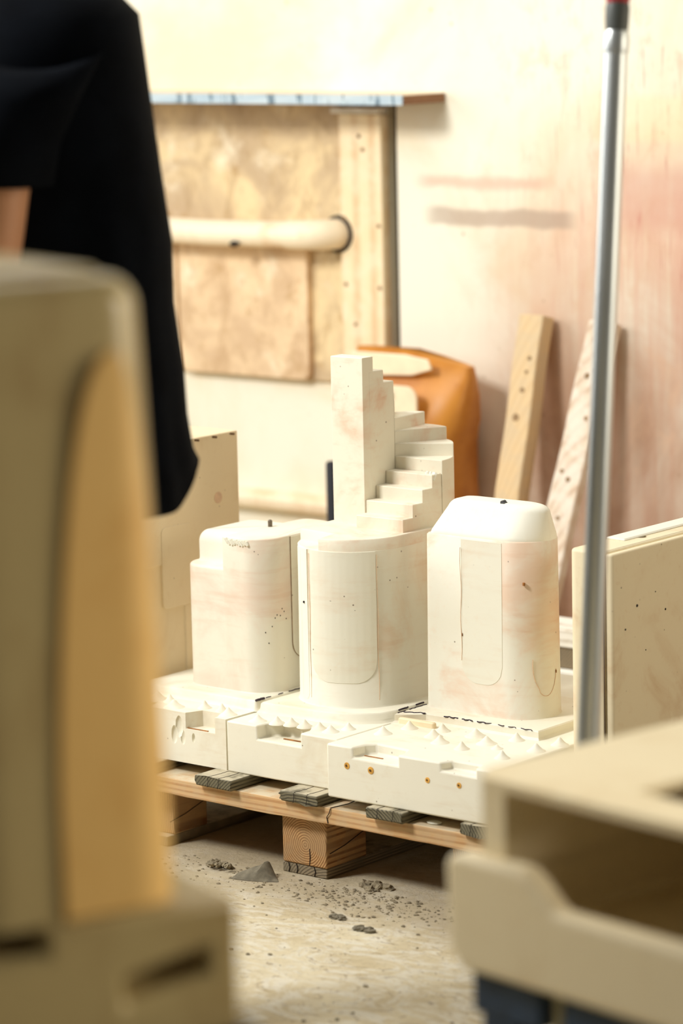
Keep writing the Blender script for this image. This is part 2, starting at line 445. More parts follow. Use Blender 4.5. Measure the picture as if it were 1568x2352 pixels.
# ------------------------------------------------------------------ leaning planks, sack, tube by the wall
def leaning(name, label, mat, cx, w, th, yfoot, ytop, ztop, lean, knots):
    t = thing(name, label, 'plank', (cx, yfoot, 0), 0, 'planks leaning on the wall')
    ang = math.atan2(ytop - yfoot, ztop); L = math.hypot(ytop - yfoot, ztop)
    Mx = Matrix.Rotation(-ang, 4, 'X') @ Matrix.Rotation(lean, 4, 'Y')
    b = box(-w / 2, w / 2, 0, th, 0, L)
    bmesh.ops.subdivide_edges(b, edges=[e for e in b.edges if abs((e.verts[0].co - e.verts[1].co).z) > .1], cuts=12)
    for v in b.verts: v.co.x += .0015 * sin(v.co.z * 23 + cx * 9)
    b.transform(Mx); o = obj('plank', b, mat, t, bevel=.003)
    zmin = min((v.co.z for v in o.data.vertices))
    for v in o.data.vertices: v.co.z -= zmin
    for i, (kx, kz, r) in enumerate(knots):
        kb = tube([(kx, .0015, kz), (kx, -.0012, kz)], [r, r * .8], 10); kb.transform(Mx)
        for v in kb.verts: v.co.z -= zmin
        obj('knot', kb, M['knot'], t)
    return t
leaning('wooden_plank', 'tan wooden plank leaning on the wall between the paper sack and the paler plank', M['plank'], -.634, .064, .043, 1.295, 1.498, .80, 0.0,
        [(.012, .73, .006), (.004, .66, .007), (-.004, .60, .010), (.008, .70, .005)])
leaning('wooden_plank', 'whitewashed knotty plank leaning on the wall behind the metal pole', M['plank_w'], -.522, .070, .026, 1.275, 1.515, .795, .075,
        [(-.006, .71, .008), (.014, .725, .006), (-.016, .50, .006), (.004, .485, .007), (.0, .40, .006), (.015, .62, .006), (-.01, .3, .006), (.01, .22, .005)])

t = thing('paper_sack', 'bulging orange-brown paper sack slumped against the wall behind the stair-topped mould', 'sack', (-.905, 1.425, 0))
rings = []
prof = [(0, .155, .105, 0), (.02, .17, .115, 0), (.15, .180, .120, -.005), (.3, .178, .118, .0), (.43, .172, .11, .0), (.52, .172, .10, .0), (.60, .178, .085, .0), (.66, .184, .06, .002), (.70, .186, .035, .004), (.725, .184, .020, .006)]
for z, a, b, sh in prof:
    r = []; a *= .86 if z > .64 else .80 if z > .55 else .72
    for k in range(48):
        th = 2 * PI * k / 48
        e = .62 if z < .55 else .45
        x = a * math.copysign(abs(cos(th)) ** e, cos(th)); y = b * math.copysign(abs(sin(th)) ** e, sin(th))
        nz = mnoise.noise(Vector((x * 9, y * 9, z * 7))) * .016 + abs(mnoise.noise(Vector((x * 14 + 3, y * 14, z * 9)))) * .012
        s = 1 + nz / max(.03, math.hypot(x, y)) * (.3 if z < .01 else 1)
        r.append((x * s + sh - .012 * (z > .6), y * s + .035 * (z > .3) * (z - .3), max(0, z - (.035 * max(0, x) / .18 if z > .55 else 0)) if z > 0 else 0))
    rings.append(r)
bm = loft(rings)
obj('bag', bm, M['sack'], t, smooth=60)
bm = loft([[(x, y, z) for x, z in ((-.13, .668), (-.13, .722), (.02, .722), (.085, .714), (.095, .692), (.04, .676))] for y in (-.060, -.068)])
bm.transform(Matrix.Translation((0, .012, 0)))
obj('flap', bm, M['sack_glare'], t, bevel=.003, label='folded top flap with glare painted white')
obj('glare_patch', loft([[(x, y, z) for x, z in rrect(-.05, .09, .545, .66, .03, 5)] for y in (-.098, -.104)]), M['sack_glare'], t, label='pale patch of painted glare on the paper')
obj('eyelet', tube([(.006, -.100, .64), (.006, -.112, .637)], .020, 16), M['black'], t, label='black round spot')

o = obj('plastic_tube', tube([(-1.007, 1.265, 0), (-1.007, 1.265, .485), (-1.007, 1.265, .49)], [.015, .015, .012], 20), M['black'])
tag(o, 'thin black upright tube showing at the left edge of the stair tower', 'tube')
for i, z in enumerate((.13, .21)):
    o = obj('white_board', box(-.36 + i * .01, .22, 1.0 + .01 * i, 1.12, z, z + .036), M['white_board'], bevel=.003)
    tag(o, ('lower' if i == 0 else 'upper') + ' whitewashed board glimpsed between the right mould and the plaster slab', 'board')
    s_ = obj('timber_block', box(-.34, .20, 1.015, 1.105, 0 if i == 0 else .166, z), M['bottom'], bevel=.003)
    tag(s_, ('thick dark timber under the lower' if i == 0 else 'dark spacer timber between the two') + ' whitewashed board' + ('' if i == 0 else 's'), 'timber')

# ------------------------------------------------------------------ pallet
t = thing('wooden_pallet', 'weathered wooden pallet carrying the plaster moulds', 'pallet', (-.05, .4, 0))
def crackline(parent, pts, r=.0012):
    obj('crack', tube(pts, r * .6, 6), M['crack'], parent, True)
TZ0, TZ1, DZ = .107, .1365, .157
for y0, y1 in ((-.01, .13), (.42, .55), (.86, .99)):
    b = box(-.85, .75, y0, y1, TZ0, TZ1)
    bmesh.ops.subdivide_edges(b, edges=[e for e in b.edges if abs((e.verts[0].co - e.verts[1].co).x) > .5], cuts=40)
    for v in b.verts:
        v.co.z += .0016 * mnoise.noise(Vector((v.co.x * 7, v.co.y * 5, 1 if v.co.z > .12 else 5))) - (.003 if (v.co.z < .12 and v.co.y < y0 + .01) else 0) * max(0, mnoise.noise(Vector((v.co.x * 12, 3, 1))))
        if v.co.y < y0 + .01: v.co.y += .003 * mnoise.noise(Vector((v.co.x * 6, 1.2, v.co.z * 30)))
    s = obj('stringer', b, M['stringer'], t, True, bevel=.0015)
    if y0 < 0:
        crackline(s, [(.028, -.0105, .1362), (.026, -.012, .128), (.020, -.0115, .12), (.022, -.011, .109)], .0013)
        crackline(s, [(.028, -.0105, .1372), (.035, .03, .1372), (.028, .07, .1372)], .0012)
for ix in range(9):
    x0 = -.853 + .1945 * ix
    w = .083 + .004 * sin(ix * 2.3)
    yj = (-.028, -.022, -.030, -.026, -.024)[ix % 5]
    b = box(x0, x0 + w, yj, .99, TZ1 + .001, DZ)
    bmesh.ops.subdivide_edges(b, edges=[e for e in b.edges if abs((e.verts[0].co - e.verts[1].co).y) < .001], cuts=3)
    for v in b.verts:
        if v.co.y < 0: v.co.y += .004 * mnoise.noise(Vector((v.co.x * 60, v.co.z * 90, ix)))
    s = obj('deck_board', b, M['deck'], t, True, bevel=.003)
    for q in range(2):
        cx = x0 + w * (.33 + .35 * q) + .006 * sin(ix * 5 + q)
        crackline(s, [(cx, yj - .0012, DZ - .001), (cx + .002, yj - .0025, DZ - .008), (cx - .001, yj - .0022, DZ - .018)], .0009)
        crackline(s, [(cx, yj, DZ + .0002), (cx + .003, yj + .03, DZ + .0002), (cx + .001, yj + .09, DZ + .0002)], .0008)
for bx in (-.473, -.1, .273):
    for y0 in (.01, .43, .87):
        b = box(bx, bx + .1, y0 + (.02 if bx < -.4 else 0), y0 + .11, .0185, .107)
        s = obj('block', b, M['block'], t, True, bevel=.003)
        if y0 < .1:
            crackline(s, [(bx + .1003, y0 + .008, .045), (bx + .1008, y0 + .05, .052), (bx + .1003, y0 + .108, .068)], .0012)
            crackline(s, [(bx + .062, y0 - .0003, .05), (bx + .063, y0 - .0008, .035), (bx + .061, y0 - .0003, .02)], .0012)
    s = obj('bottom_board', box(bx - .002, bx + .098, .012, .99, 0, .0185), M['bottom'], t, True, bevel=.002)
    for q in (.012, .03, .07):
        crackline(s, [(bx + q, .0112, .018), (bx + q + .003, .0108, .01), (bx + q, .0112, .001)], .0013)
o = obj('plaster_flake', loft([[(.235 + .014 * cos(a) * s, .012 + .01 * sin(a) * s, z) for a in [2 * PI * k / 9 for k in range(9)]] for s, z in ((1, .1375), (1.05, .139), (.8, .1402))]), M['plaster_clean'])
tag(o, 'small white plaster flake lying on the pallet edge board', 'flake')

# ------------------------------------------------------------------ plaster moulds
def cone(parent, x, y, z, r=.0155, h=.017, mat='plaster_base'):
    rings = []
    for k, (q, zz) in enumerate(((1.25, -.002), (1.08, .0006), (.82, .18), (.5, .45), (.22, .78), (.08, .95))):
        rings.append([(x + r * q * cos(a), y + r * q * sin(a), z + (h * zz if k > 1 else zz)) for a in [2 * PI * j / 18 for j in range(18)]])
    obj('key_cone', loft(rings), M[mat], parent, True, smooth=60)
def squiggle(parent, p0, p1, n=14, r=.0013, gaps=()):
    p0, p1 = Vector(p0), Vector(p1); run = []
    for i in range(n + 1):
        if i in gaps:
            if len(run) > 1: obj('marker_line', tube(run, r, 6), M['marker'], parent, True)
            run = []; continue
        q = p0.lerp(p1, i / n); run.append(q + Vector((.0012 * sin(i * 2.7 + p0.x * 40), .0022 * sin(i * 1.9 + p0.y * 50), 0)))
    if len(run) > 1: obj('marker_line', tube(run, r, 6), M['marker'], parent, True)
def patch(fn, cols, z0, z1, rb, off=.0012, draft=lambda z: 0.):
    """inlay panel lying on a curved body: fn(s,d)->(x,y) along the outline, rounded bottom corners of radius rb"""
    n = len(cols); rows = 26; bm = bmesh.new(); g = {}
    s0, s1 = cols[0], cols[-1]
    for i, s in enumerate(cols):
        dx = min(s - s0, s1 - s); zb = z0 + (rb - math.sqrt(max(0, rb * rb - (rb - min(dx, rb)) ** 2)))
        for j in range(rows + 1):
            z = zb + (z1 - zb) * j / rows
            for L, d in enumerate((off, -.002)):
                x, y = fn(s, d - draft(z)); g[i, j, L] = bm.verts.new((x, y, z))
    for i in range(n - 1):
        for j in range(rows):
            bm.faces.new((g[i, j, 0], g[i + 1, j, 0], g[i + 1, j + 1, 0], g[i, j + 1, 0]))
            bm.faces.new((g[i, j, 1], g[i, j + 1, 1], g[i + 1, j + 1, 1], g[i + 1, j, 1]))
        for j in (0, rows):
            bm.faces.new((g[i, j, 0], g[i + 1, j, 0], g[i + 1, j, 1], g[i, j, 1]))
    for i in (0, n - 1):
        for j in range(rows):
            bm.faces.new((g[i, j, 0], g[i, j + 1, 0], g[i, j + 1, 1], g[i, j, 1]))
    return bm
class Outline:
    def __init__(s, pts):
        s.p = [Vector(q) for q in pts]; s.L = [0.]
        for a, b in zip(s.p, s.p[1:] + s.p[:1]): s.L.append(s.L[-1] + (b - a).length)
    def __call__(s, t, d=0.):
        t %= s.L[-1]
        for i in range(len(s.p)):
            if s.L[i + 1] >= t:
                a, b = s.p[i], s.p[(i + 1) % len(s.p)]
                l = max(1e-9, s.L[i + 1] - s.L[i]); q = a.lerp(b, (t - s.L[i]) / l)
                # smoothed normal
                e = (s.raw(t + .006) - s.raw(t - .006)).normalized()
                return (q.x + e.y * d, q.y - e.x * d)
    def raw(s, t):
        t %= s.L[-1]
        for i in range(len(s.p)):
            if s.L[i + 1] >= t:
                a, b = s.p[i], s.p[(i + 1) % len(s.p)]
                return a.lerp(b, (t - s.L[i]) / max(1e-9, s.L[i + 1] - s.L[i]))
        return s.p[0]
    def near(s, x, y):
        best = min(((math.dist((x, y), s(t)), t) for t in [s.L[-1] * k / 1500 for k in range(1500)]))
        return best[1]
def lin_s(a, b, n): return [a + (b - a) * i / n for i in range(n + 1)]

BZ, PZ = .249, .267          # base top, plinth top
# ---- left mould
tl = thing('plaster_mould', 'left white plaster mould with stepped rounded top and small metal pin', 'mould', (-.35, .25, DZ), 0, 'white plaster moulds on the pallet')
b = box(-.60, -.2425, .03, .60, DZ, BZ)
nl = [polyprism([(-.338, -.2), (-.338, .03), (-.325, .062), (-.272, .062), (-.268, .03), (-.268, -.2)], .220, .4),
      polyprism([(-.50, -.2), (-.50, .03), (-.49, .07), (-.44, .07), (-.425, .03), (-.425, -.2)], .222, .4)]
for cx, cz, r in ((-.366, .206, .0075), (-.345, .203, .006), (-.354, .222, .009), (-.320, .205, .004)):
    cb_ = bmesh.new(); bmesh.ops.create_icosphere(cb_, subdivisions=2, radius=1., matrix=Matrix.Translation((cx, .0303, cz)) @ Matrix.Diagonal((r, .0052, r * 2.3, 1)))
    nl.append(cb_)
obj('base', cut(b, nl), M['plaster_base'], tl, True, smooth=30, bevel=.0025)
obj('rusty_strip', box(-.345, -.288, .0325, .0355, .2195, .2215), M['rust'], tl, True)
obj('plinth', prism(rrect(-.525, -.243, .113, .58, (.03, .004, .02, .02), 8), [(BZ - .001, -.006), (BZ + .006, -.001), (PZ - .003, 0), (PZ, .003)]), M['plaster_base'], tl, True, smooth=50)
for x, y, r in ((-.385, .052, .018), (-.334, .078, .012), (-.292, .077, .011), (-.262, .06, .015), (-.455, .085, .016), (-.42, .08, .012)):
    cone(tl, x, y, BZ, r, .015)
# body: full rounded footprint up to the shoulder
ol = rrect(-.452, -.250, .152, .385, (.045, .05, .06, .05), 12)
SH = .492
obj('body', prism(subdiv(ol, .02), roundtop(PZ - .001, SH, .006, 5, .003)), M['plaster_l'], tl, True, smooth=45)
oh = subdiv(rrect(-.348, -.2497, .1517, .384, (.003, .05, .06, .02), 12), .02)
obj('upper_block', prism(oh, [(PZ + .002, .0012), (PZ + .05, .0002), (SH, 0.)] + roundtop(SH + .002, .5505, .003, 4)), M['plaster_l'], tl, True, smooth=45)
orr = subdiv(rrect(-.446, -.310, .188, .345, (.02, .002, .002, .03), 8), .02)
obj('rounded_ridge', prism(orr, [(SH - .008, -.004), (SH - .002, -.003), (SH + .003, 0)] + roundtop(SH + .01, .549, .022, 8)), M['plaster_clean'], tl, True, smooth=50)
OL = Outline(subdiv(ol, .01))
s0 = OL.near(-.25, .226); s1 = OL.near(-.25, .36)
obj('side_panel', patch(OL, lin_s(s0, s1, 24), .322, .5475, .032, .0016), M['plaster_panel'], tl, True, smooth=40)
seam = []
for k in range(30):
    s = s0; z = .548 - (.548 - .354) * k / 29; seam.append((*OL(s, .0012), z))
for k in range(1, 10):
    a = .5 * PI * k / 9; seam.append((*OL(s0 + .032 * (1 - cos(a)), .0012), .354 - .032 * sin(a)))
obj('seam', tube(seam, .0007, 6), M['knot'], tl, True)
obj('seam', tube([(-.252, .226, .5503), (-.268, .30, .5503), (-.278, .35, .5503)], .0005, 6), M['scar'], tl, True)
obj('seam', tube([(-.262, .21, .5503), (-.288, .32, .5503)], .0004, 6), M['scar'], tl, True)
obj('pin', tube([(-.338, .275, .545), (-.338, .275, .561), (-.338, .275, .5635)], [.0042, .0042, .002], 10), M['pin'], tl, True, label='small grey metal pin')
# chipped front edge
ch = bmesh.new()
for i in range(9):
    x = -.338 + .006 * i
    add_tube(ch, [(x, .1515, .5475 - .004 * abs(sin(i * 1.7))), (x + .004, .1518, .540 - .004 * abs(sin(i * 2.3)))], [.004, .0025], 7)
obj('chipped_edge', ch, M['plaster_clean'], tl, True)
squiggle(tl, (-.2435, .115, PZ + .0005), (-.2435, .135, PZ + .0005), 4, .0022)
squiggle(tl, (-.2435, .14, PZ + .0003), (-.2435, .24, PZ + .0003), 12, .0009, (3, 7))
HO = [(-.258, .20, .42), (-.2576, .205, .414), (-.256, .196, .408), (-.2575, .21, .40), (-.258, .19, .41), (-.26, .186, .405), (-.264, .182, .39), (-.27, .174, .38), (-.268, .178, .36)]
hb = bmesh.new()
for x, y, z in HO:
    p = OL(OL.near(x, y), .0002); add_tube(hb, [(p[0], p[1], z - .0013), (p[0], p[1], z + .0010)], .0009, 6)
obj('pinholes', hb, M['crack'], tl, True, label='cluster of tiny dark pinholes')

# ---- middle mould with the stair
tm = thing('plaster_mould', 'middle white plaster mould topped by a spiral staircase tower', 'mould', (-.12, .25, DZ), 0, 'white plaster moulds on the pallet')
b = box(-.236, .0165, .025, .62, DZ, BZ)
nm = [polyprism([(-.166, -.2), (-.166, .025), (-.166, .05), (-.148, .078), (-.078, .07), (-.066, .05), (-.066, .025), (-.066, -.2)], .224, .4)]
obj('base', cut(b, nm), M['plaster_base'], tm, True, smooth=30, bevel=.0028)
obj('rusty_strip', box(-.128, -.072, .052, .056, .2243, .2255), M['rust'], tm, True)
pl_m = [(-.230, .112), (-.20, .110), (-.15, .113), (-.10, .113), (-.055, .122), (-.025, .138), (.003, .162), (.014, .20), (.014, .60), (-.230, .60)]
obj('plinth', prism(pl_m, [(BZ - .001, -.006), (BZ + .006, -.001), (PZ - .003, 0), (PZ, .003)]), M['plaster_base'], tm, True, smooth=40)
for x, y, r in ((-.186, .052, .015), (-.15, .062, .012), (-.122, .068, .012), (-.093, .070, .012), (-.058, .068, .013), (-.028, .062, .014), (-.014, .094, .012)):
    cone(tm, x, y, BZ, r, .013)
ob = []
for k in range(25):
    a = PI + PI * k / 24
    ob.append((-.118 + .105 * cos(a), .252 + .107 * sin(a)))
ob += [(-.012, .30), (-.010, .42)]
for k in range(1, 16):
    a = PI * k / 16
    ob.append((-.118 + .107 * cos(a), .42 + .10 * sin(a)))
ob += [(-.223, .42), (-.223, .30)]
ob = subdiv(ob, .01)
ZL, ZT = .548, .568
obj('body', prism(ob, [(PZ - .001, -.003), (PZ + .003, 0), (ZL - .0015, .002), (ZL, .0035)]), M['plaster_m'], tm, True, smooth=40)
# upper tread level: everything right of a short riser at the chipped front corner
up = [p for p in inset(ob, .0022) if not (p[0] < -.126 and p[1] < .2)]
k0 = min(range(len(up)), key=lambda i: (up[i][0] + .126) ** 2 + (up[i][1] - .147) ** 2)
up = up[k0:] + up[:k0]
upp = [(-.1262, .20)] + up
obj('top_step', prism(upp, [(ZL - .004, 0), (ZT - .002, .0004), (ZT, .002)]), M['plaster_stair'], tm, True, smooth=40)
# the stair: axis AX, right flight up to the back, winders round the axis, left flight back to the front
AX, AY = -.133, .388
XR, XL = -.0265, -.207
RISE = .0229
DY = .0288
Y1 = AY - 4 * DY
def wedge(bm, poly, z0, z1): add_loft(bm, [[(*p, z0) for p in poly], [(*p, z1) for p in poly]])
parts = []
for k in range(4):
    y = Y1 + k * DY; e = .0002 * k; parts.append(([(AX + e, y), (XR - e, y), (XR - e, AY - .001 - e), (AX + e, AY - .001 - e)], ZT + RISE * (k + 1)))
angs = [0, 32, 64, 96, 128, 155, 180]
def rim(a, sc_=1.):
    a = math.radians(a); rx = (XR - AX) if cos(a) > 0 else (AX - XL); r = sc_ / math.hypot(cos(a) / rx, sin(a) / .105)
    return (AX + r * cos(a), AY + r * sin(a))
for i in range(6):
    n = 6; end = 179 - i; arc = [rim(angs[i] + (end - angs[i]) * j / 24, 1 - .002 * i) for j in range(25)]
    parts.append(([(AX - .0002 * i, AY + .0002 * i)] + arc, ZT + RISE * (5 + i)))
for k in range(3):
    y1 = AY - k * DY; y0 = y1 - DY
    y0 = .299 if k == 2 else .318
    e = .0002 * (k + 1); parts.append(([(XL + e, y0), (AX - e, y0), (AX - e, y1 - .0004), (XL + e, y1 - .0004)], ZT + RISE * (11 + k) + (.004 if k == 2 else 0)))
st = obj('staircase', bmesh.new(), M['plaster_stair'], tm)
for i, (poly, z) in enumerate(parts):
    hi = i == len(parts) - 1
    nm_ = 'tower_post' if hi else 'stair_step'
    obj(nm_, prism(poly, [(ZT - .003, 0), (z - .0005, 0), (z, .0008)]), M['plaster_stair'], st, True, smooth=30, bevel=.009 if hi else .0022, seg=4 if hi else 2)
# chipped tread corner on the stair
cb = bmesh.new()
for i in range(6):
    add_tube(cb, [(XR - .004 - .004 * i, AY - DY * .5 + .006 * sin(i * 3), ZT + RISE * 4 + .001), (XR - .001 - .004 * i, AY - DY + .004, ZT + RISE * 4 - .010 + .003 * sin(i * 2.))], [.004, .002], 6)
obj('chipped_corner', cb, M['plaster_clean'], tm, True)
OM = Outline(ob)
sa = OM.near(-.118, .145); 
s0, s1 = OM.near(-.100, .148), OM.near(-.0105, .262)
obj('front_panel', patch(OM, lin_s(OM.near(-.137, .147), OM.near(-.029, .196), 36), .312, .546, .04, .0003), M['plaster_panel'], tm, True, smooth=50)
obj('side_strip', patch(OM, lin_s(OM.near(-.183, .168), OM.near(-.147, .149), 12), .275, .546, .010, .0003), M['plaster_clean'], tm, True, smooth=50)
def bodyline(parent, O, x, y, z0, z1, mat='rust', r=.0006, wig=.0012):
    s = O.near(x, y)
    obj('seam', tube([(*O(s + wig * sin(k * .9), -.0001), z0 + (z1 - z0) * k / 14) for k in range(15)], r, 6), M[mat], parent, True)
for x, y in ((-.168, .158), (-.142, .147), (-.028, .198)): bodyline(tm, OM, x, y, .28, .54, 'scar', .0005, .0006)
hb = bmesh.new(); p = OM(OM.near(-.158, .152), .0006); add_tube(hb, [(p[0], p[1] , .448), (p[0], p[1], .4515)], .002, 8)
obj('pinhole', hb, M['crack'], tm, True, label='single dark pinhole')
squiggle(tm, (-.105, .1445, .4585), (-.06, .1665, .461), 8, .0004)
squiggle(tm, (.0145, .20, PZ), (.0145, .30, PZ + .0003), 14, .0016, (5, 6, 11))

# ---- right mould
tr = thing('plaster_mould', 'right white plaster mould with hipped cap and a base full of small cones', 'mould', (.15, .3, DZ), 0, 'white plaster moulds on the pallet')
b = box(.0235, .376, -.012, .66, DZ, BZ + .002)
nr = [polyprism([(.080, -.2), (.080, -.012), (.084, .018), (.098, .034), (.168, .028), (.176, .01), (.178, -.012), (.178, -.2)], .2325, .4),
      polyprism([(.268, -.2), (.268, -.012), (.276, .012), (.335, .012), (.341, -.012), (.341, -.2)], .236, .4)]
obj('base', cut(b, nr), M['plaster_base'], tr, True, smooth=30, bevel=.0035)
obj('rusty_strip', box(.088, .128, .010, .0125, .2328, .2338), M['rust'], tr, True)
obj('plinth', prism([(.026, .172), (.07, .205), (.312, .205), (.312, .45), (.026, .45)], [(BZ + .001, -.004), (BZ + .006, 0), (PZ - .002, 0), (PZ, .002)]), M['plaster_base'], tr, True, smooth=30)
obj('filled_groove', prism(rrect(.032, .112, .172, .184, .005, 5), [(BZ, 0), (BZ + .010, .0005), (BZ + .012, .003)]), M['plaster_tan'], tr, True, label='brownish filled groove')
for x, y, r in ((.062, .095, .017), (.075, .152, .016), (.135, .168, .015), (.147, .127, .017), (.183, .098, .017), (.241, .083, .014), (.205, .170, .020), (.253, .137, .019), (.289, .118, .011), (.281, .185, .015), (.353, .142, .017), (.36, .20, .016), (.335, .07, .014), (.2, .04, .0)):
    if r: cone(tr, x, y, BZ + .002, r * .88, .0145 if r > .012 else .008)
orr = subdiv(rrect(.036, .268, .248, .376, (.012, .062, .062, .03), 14), .012)
ZS = .5785
obj('body', prism(orr, [(PZ - .001, -.002), (PZ + .003, 0), (.42, .0015), (ZS - .003, .003), (ZS, .006)]), M['plaster_r'], tr, True, smooth=45)
cap0 = subdiv(rrect(.0435, .2645, .2535, .372, (.014, .06, .06, .03), 14), .008)
rings = [[(*p, ZS - .003) for p in cap0], [(*p, ZS + .0012) for p in cap0]]
def hip(t, z, q):
    # front, back and left slope in evenly, the right end stays plumb and rounds over at the top
    x0, x1, y0, y1 = .0435, .2645, .2535, .372
    nx0, nx1 = x0 + .026 * t + .009 * q, x1 - .006 * t - .022 * q; ny0, ny1 = y0 + .030 * t + .010 * q, y1 - .030 * t - .012 * q
    return [(nx0 + (x - x0) / (x1 - x0) * (nx1 - nx0), ny0 + (y - y0) / (y1 - y0) * (ny1 - ny0), z) for x, y in cap0]
for t in (.05, .3, .6, .85): rings.append(hip(t, ZS + .003 + .050 * t, 0))
for k in range(1, 7):
    a = .5 * PI * k / 6; rings.append(hip(.85 + .15 * sin(a), ZS + .0455 + .0125 * sin(a), 1 - cos(a)))
obj('cap', loft(rings), M['plaster_clean'], tr, True, smooth=60)
OR = Outline(orr)
obj('front_panel', patch(OR, lin_s(OR.near(.118, .248), OR.near(.205, .248), 24), .322, .574, .035, .0006, lambda z: .0015 * (z - .27) / .15 if z < .42 else .0015 + .0015 * (z - .42) / .1555), M['plaster_panel'], tr, True, smooth=50)
ring = []
sA = OR.near(.256, .275)
for k in range(33):
    a = PI * (.93 + 1.0 * k / 32); s = sA + .022 + .027 * cos(a); ring.append((*OR(s, -.0001), .362 + (.056 if k > 12 else .05) * sin(a)))
obj('stain_ring', tube(ring, .0006, 6), M['scar'], tr, True, label='faint brown oval stain line')
bodyline(tr, OR, .118, .248, .36, .56, 'scar', .0005)
for s, z, w in ((OR.near(.245, .26), .505, .004), (OR.near(.12, .248), .405, .0012), (OR.near(.266, .32), .345, .002)):
    p = OR(s, .0001); obj('nick', tube([(p[0], p[1], z - .002), (p[0], p[1], z + .003)], w * .6, 7), M['rust'], tr, True)
ck = bmesh.new()
for (dx, dz, r) in ((0, 0, .0045), (.004, .003, .0045), (.002, .006, .0035), (-.004, -.001, .004)):
    add_tube(ck, [(.176 + dx, .290, .6315 + dz), (.176 + dx, .300, .6325 + dz)], [r, r * .8], 7)
obj('chip', ck, M['chip'], tr, True, label='dark grey chip at the cap edge')
for x, z, r in ((.068, .2175, .0062), (.120, .2165, .0068), (.241, .217, .0052), (.307, .2175, .0052)):
    s = obj('plug', tube([(x, -.011, z), (x, -.0128, z)], [r, r * .92], 16), M['plug'], tr, True, label='orange-brown round plug')
    obj('plug_core', tube([(x - .001, -.0125, z), (x, -.0134, z + .001)], [r * .35, r * .3], 8), M['plug_dark'], s, True)
squiggle(tr, (.112, .2055, PZ), (.2, .2055, PZ), 20, .0012, (7, 15)); squiggle(tr, (.2, .2055, PZ), (.30, .2055, PZ), 20, .0009, (3, 4, 9, 14))
squiggle(tr, (.032, .19, PZ + .0005), (.07, .206, PZ), 8, .0013); squiggle(tr, (.028, .178, PZ), (.028, .26, PZ), 12, .0014, (4,))

# ---- upright slab mould at the right
ts = thing('plaster_slab_mould', 'upright two-piece plaster slab mould at the right, holes along its top edge', 'mould', (.43, .45, DZ))
obj('left_half', cut(prism(subdiv(rrect(.380, .452, .2, .78, (.018, .004, .004, .01), 6), .05), roundtop(DZ, .590, .005, 4)),
                     [tube([(.418, .36, .56), (.418, .36, .62)], .012, 14), tube([(.405, .44, .57), (.405, .44, .62)], .009, 12)]), M['plaster_slab'], ts, True, smooth=40)
obj('right_half', prism(subdiv(rrect(.4535, .468, .203, .78, (.004, .006, .004, .004), 4), .05), roundtop(DZ, .587, .004, 3)), M['plaster_slab'], ts, True, smooth=40)
obj('raised_lip', box(.382, .42, .31, .78, .588, .594), M['plaster_clean'], ts, True, bevel=.003)
obj('seam', tube([(.4528, .2005, DZ + .01), (.4528, .2, .35), (.4528, .2005, .588)], .0012, 6), M['dirt'], ts, True)
for y, z, r in ((.275, .49, .0026), (.33, .505, .0012), (.24, .455, .0018), (.30, .41, .0012), (.36, .47, .002)):
    obj('pinhole', tube([(.4675, y, z), (.4686, y, z)], r, 8), M['crack'], ts, True)

# ---- tan block mould behind, at the left
tb = thing('plaster_block_mould', 'tall tan plaster block mould with recessed panel, behind the left mould', 'mould', (-.6, .25, DZ))
b = box(-.69, -.541, .08, .422, DZ, .696)
obj('block', cut(b, [box(-.545, -.50, .0, .262, .20, .47)]), M['plaster_tan'], tb, True, bevel=.004)
obj('panel', loft([[(x, y, z) for y, z in rrect(.20, .285, .385, .54, .012, 5)] for x in (-.548, -.5395)]), M['plaster_tan'], tb, True, bevel=.001)
obj('knot_stain', tube([(-.541, .362, .575), (-.5403, .362, .575)], .011, 16), M['scar'], tb, True, label='round brown stain')
for y in (.30, .35, .40):
    obj('edge_nick', tube([(-.5415, y, .692), (-.5405, y + .012, .690)], .002, 6), M['plug_dark'], tb, True)

# ------------------------------------------------------------------ clay bits on the floor
def lump(bm, c, r, seed, flat=.5):
    g = bmesh.ops.create_icosphere(bm, subdivisions=2, radius=1.)
    for v in g['verts']:
        d = 1 + .8 * mnoise.noise(v.co * 1.6 + Vector((seed, seed * 2, 0))); v.co = Vector((v.co.x * r * d + c[0], v.co.y * r * d + c[1], max(0, v.co.z * r * flat * d + c[2])))
sh = bmesh.new(); rows, cols = 10, 24; g = {}
for i in range(rows + 1):
    for j in range(cols + 1):
        u = j / cols; v = i / rows
        h = .022 * (u / .56) ** .6 + .0045 * math.exp(-((u - .56) / .05) ** 2) if u < .56 else .0265 * ((1 - u) / .44) ** 1.9
        x = -.046 + .082 * u + .004 * sin(v * 3); wd = .006 + .034 * sin(PI * min(1, u * .9 + .08))
        y = -.080 + .028 * u + wd * v - .006 * sin(PI * u) * (1 - v)
        z = h * sin(v * PI * .62) / sin(PI * .62) * (1 if v < .8 else 1) + .002 * mnoise.noise(Vector((x * 110, y * 110, 2)))
        for L, dz in enumerate((0, -.0035)): g[i, j, L] = sh.verts.new((x - .102, y, max(.0003, z + dz) + .0006 * (1 - L)))
for i in range(rows):
    for j in range(cols):
        sh.faces.new((g[i, j, 0], g[i, j + 1, 0], g[i + 1, j + 1, 0], g[i + 1, j, 0])); sh.faces.new((g[i, j, 1], g[i + 1, j, 1], g[i + 1, j + 1, 1], g[i, j + 1, 1]))
for i in range(rows):
    for j in (0, cols): sh.faces.new((g[i, j, 0], g[i + 1, j, 0], g[i + 1, j, 1], g[i, j, 1]))
for j in range(cols):
    for i in (0, rows): sh.faces.new((g[i, j, 0], g[i, j + 1, 0], g[i, j + 1, 1], g[i, j, 1]))
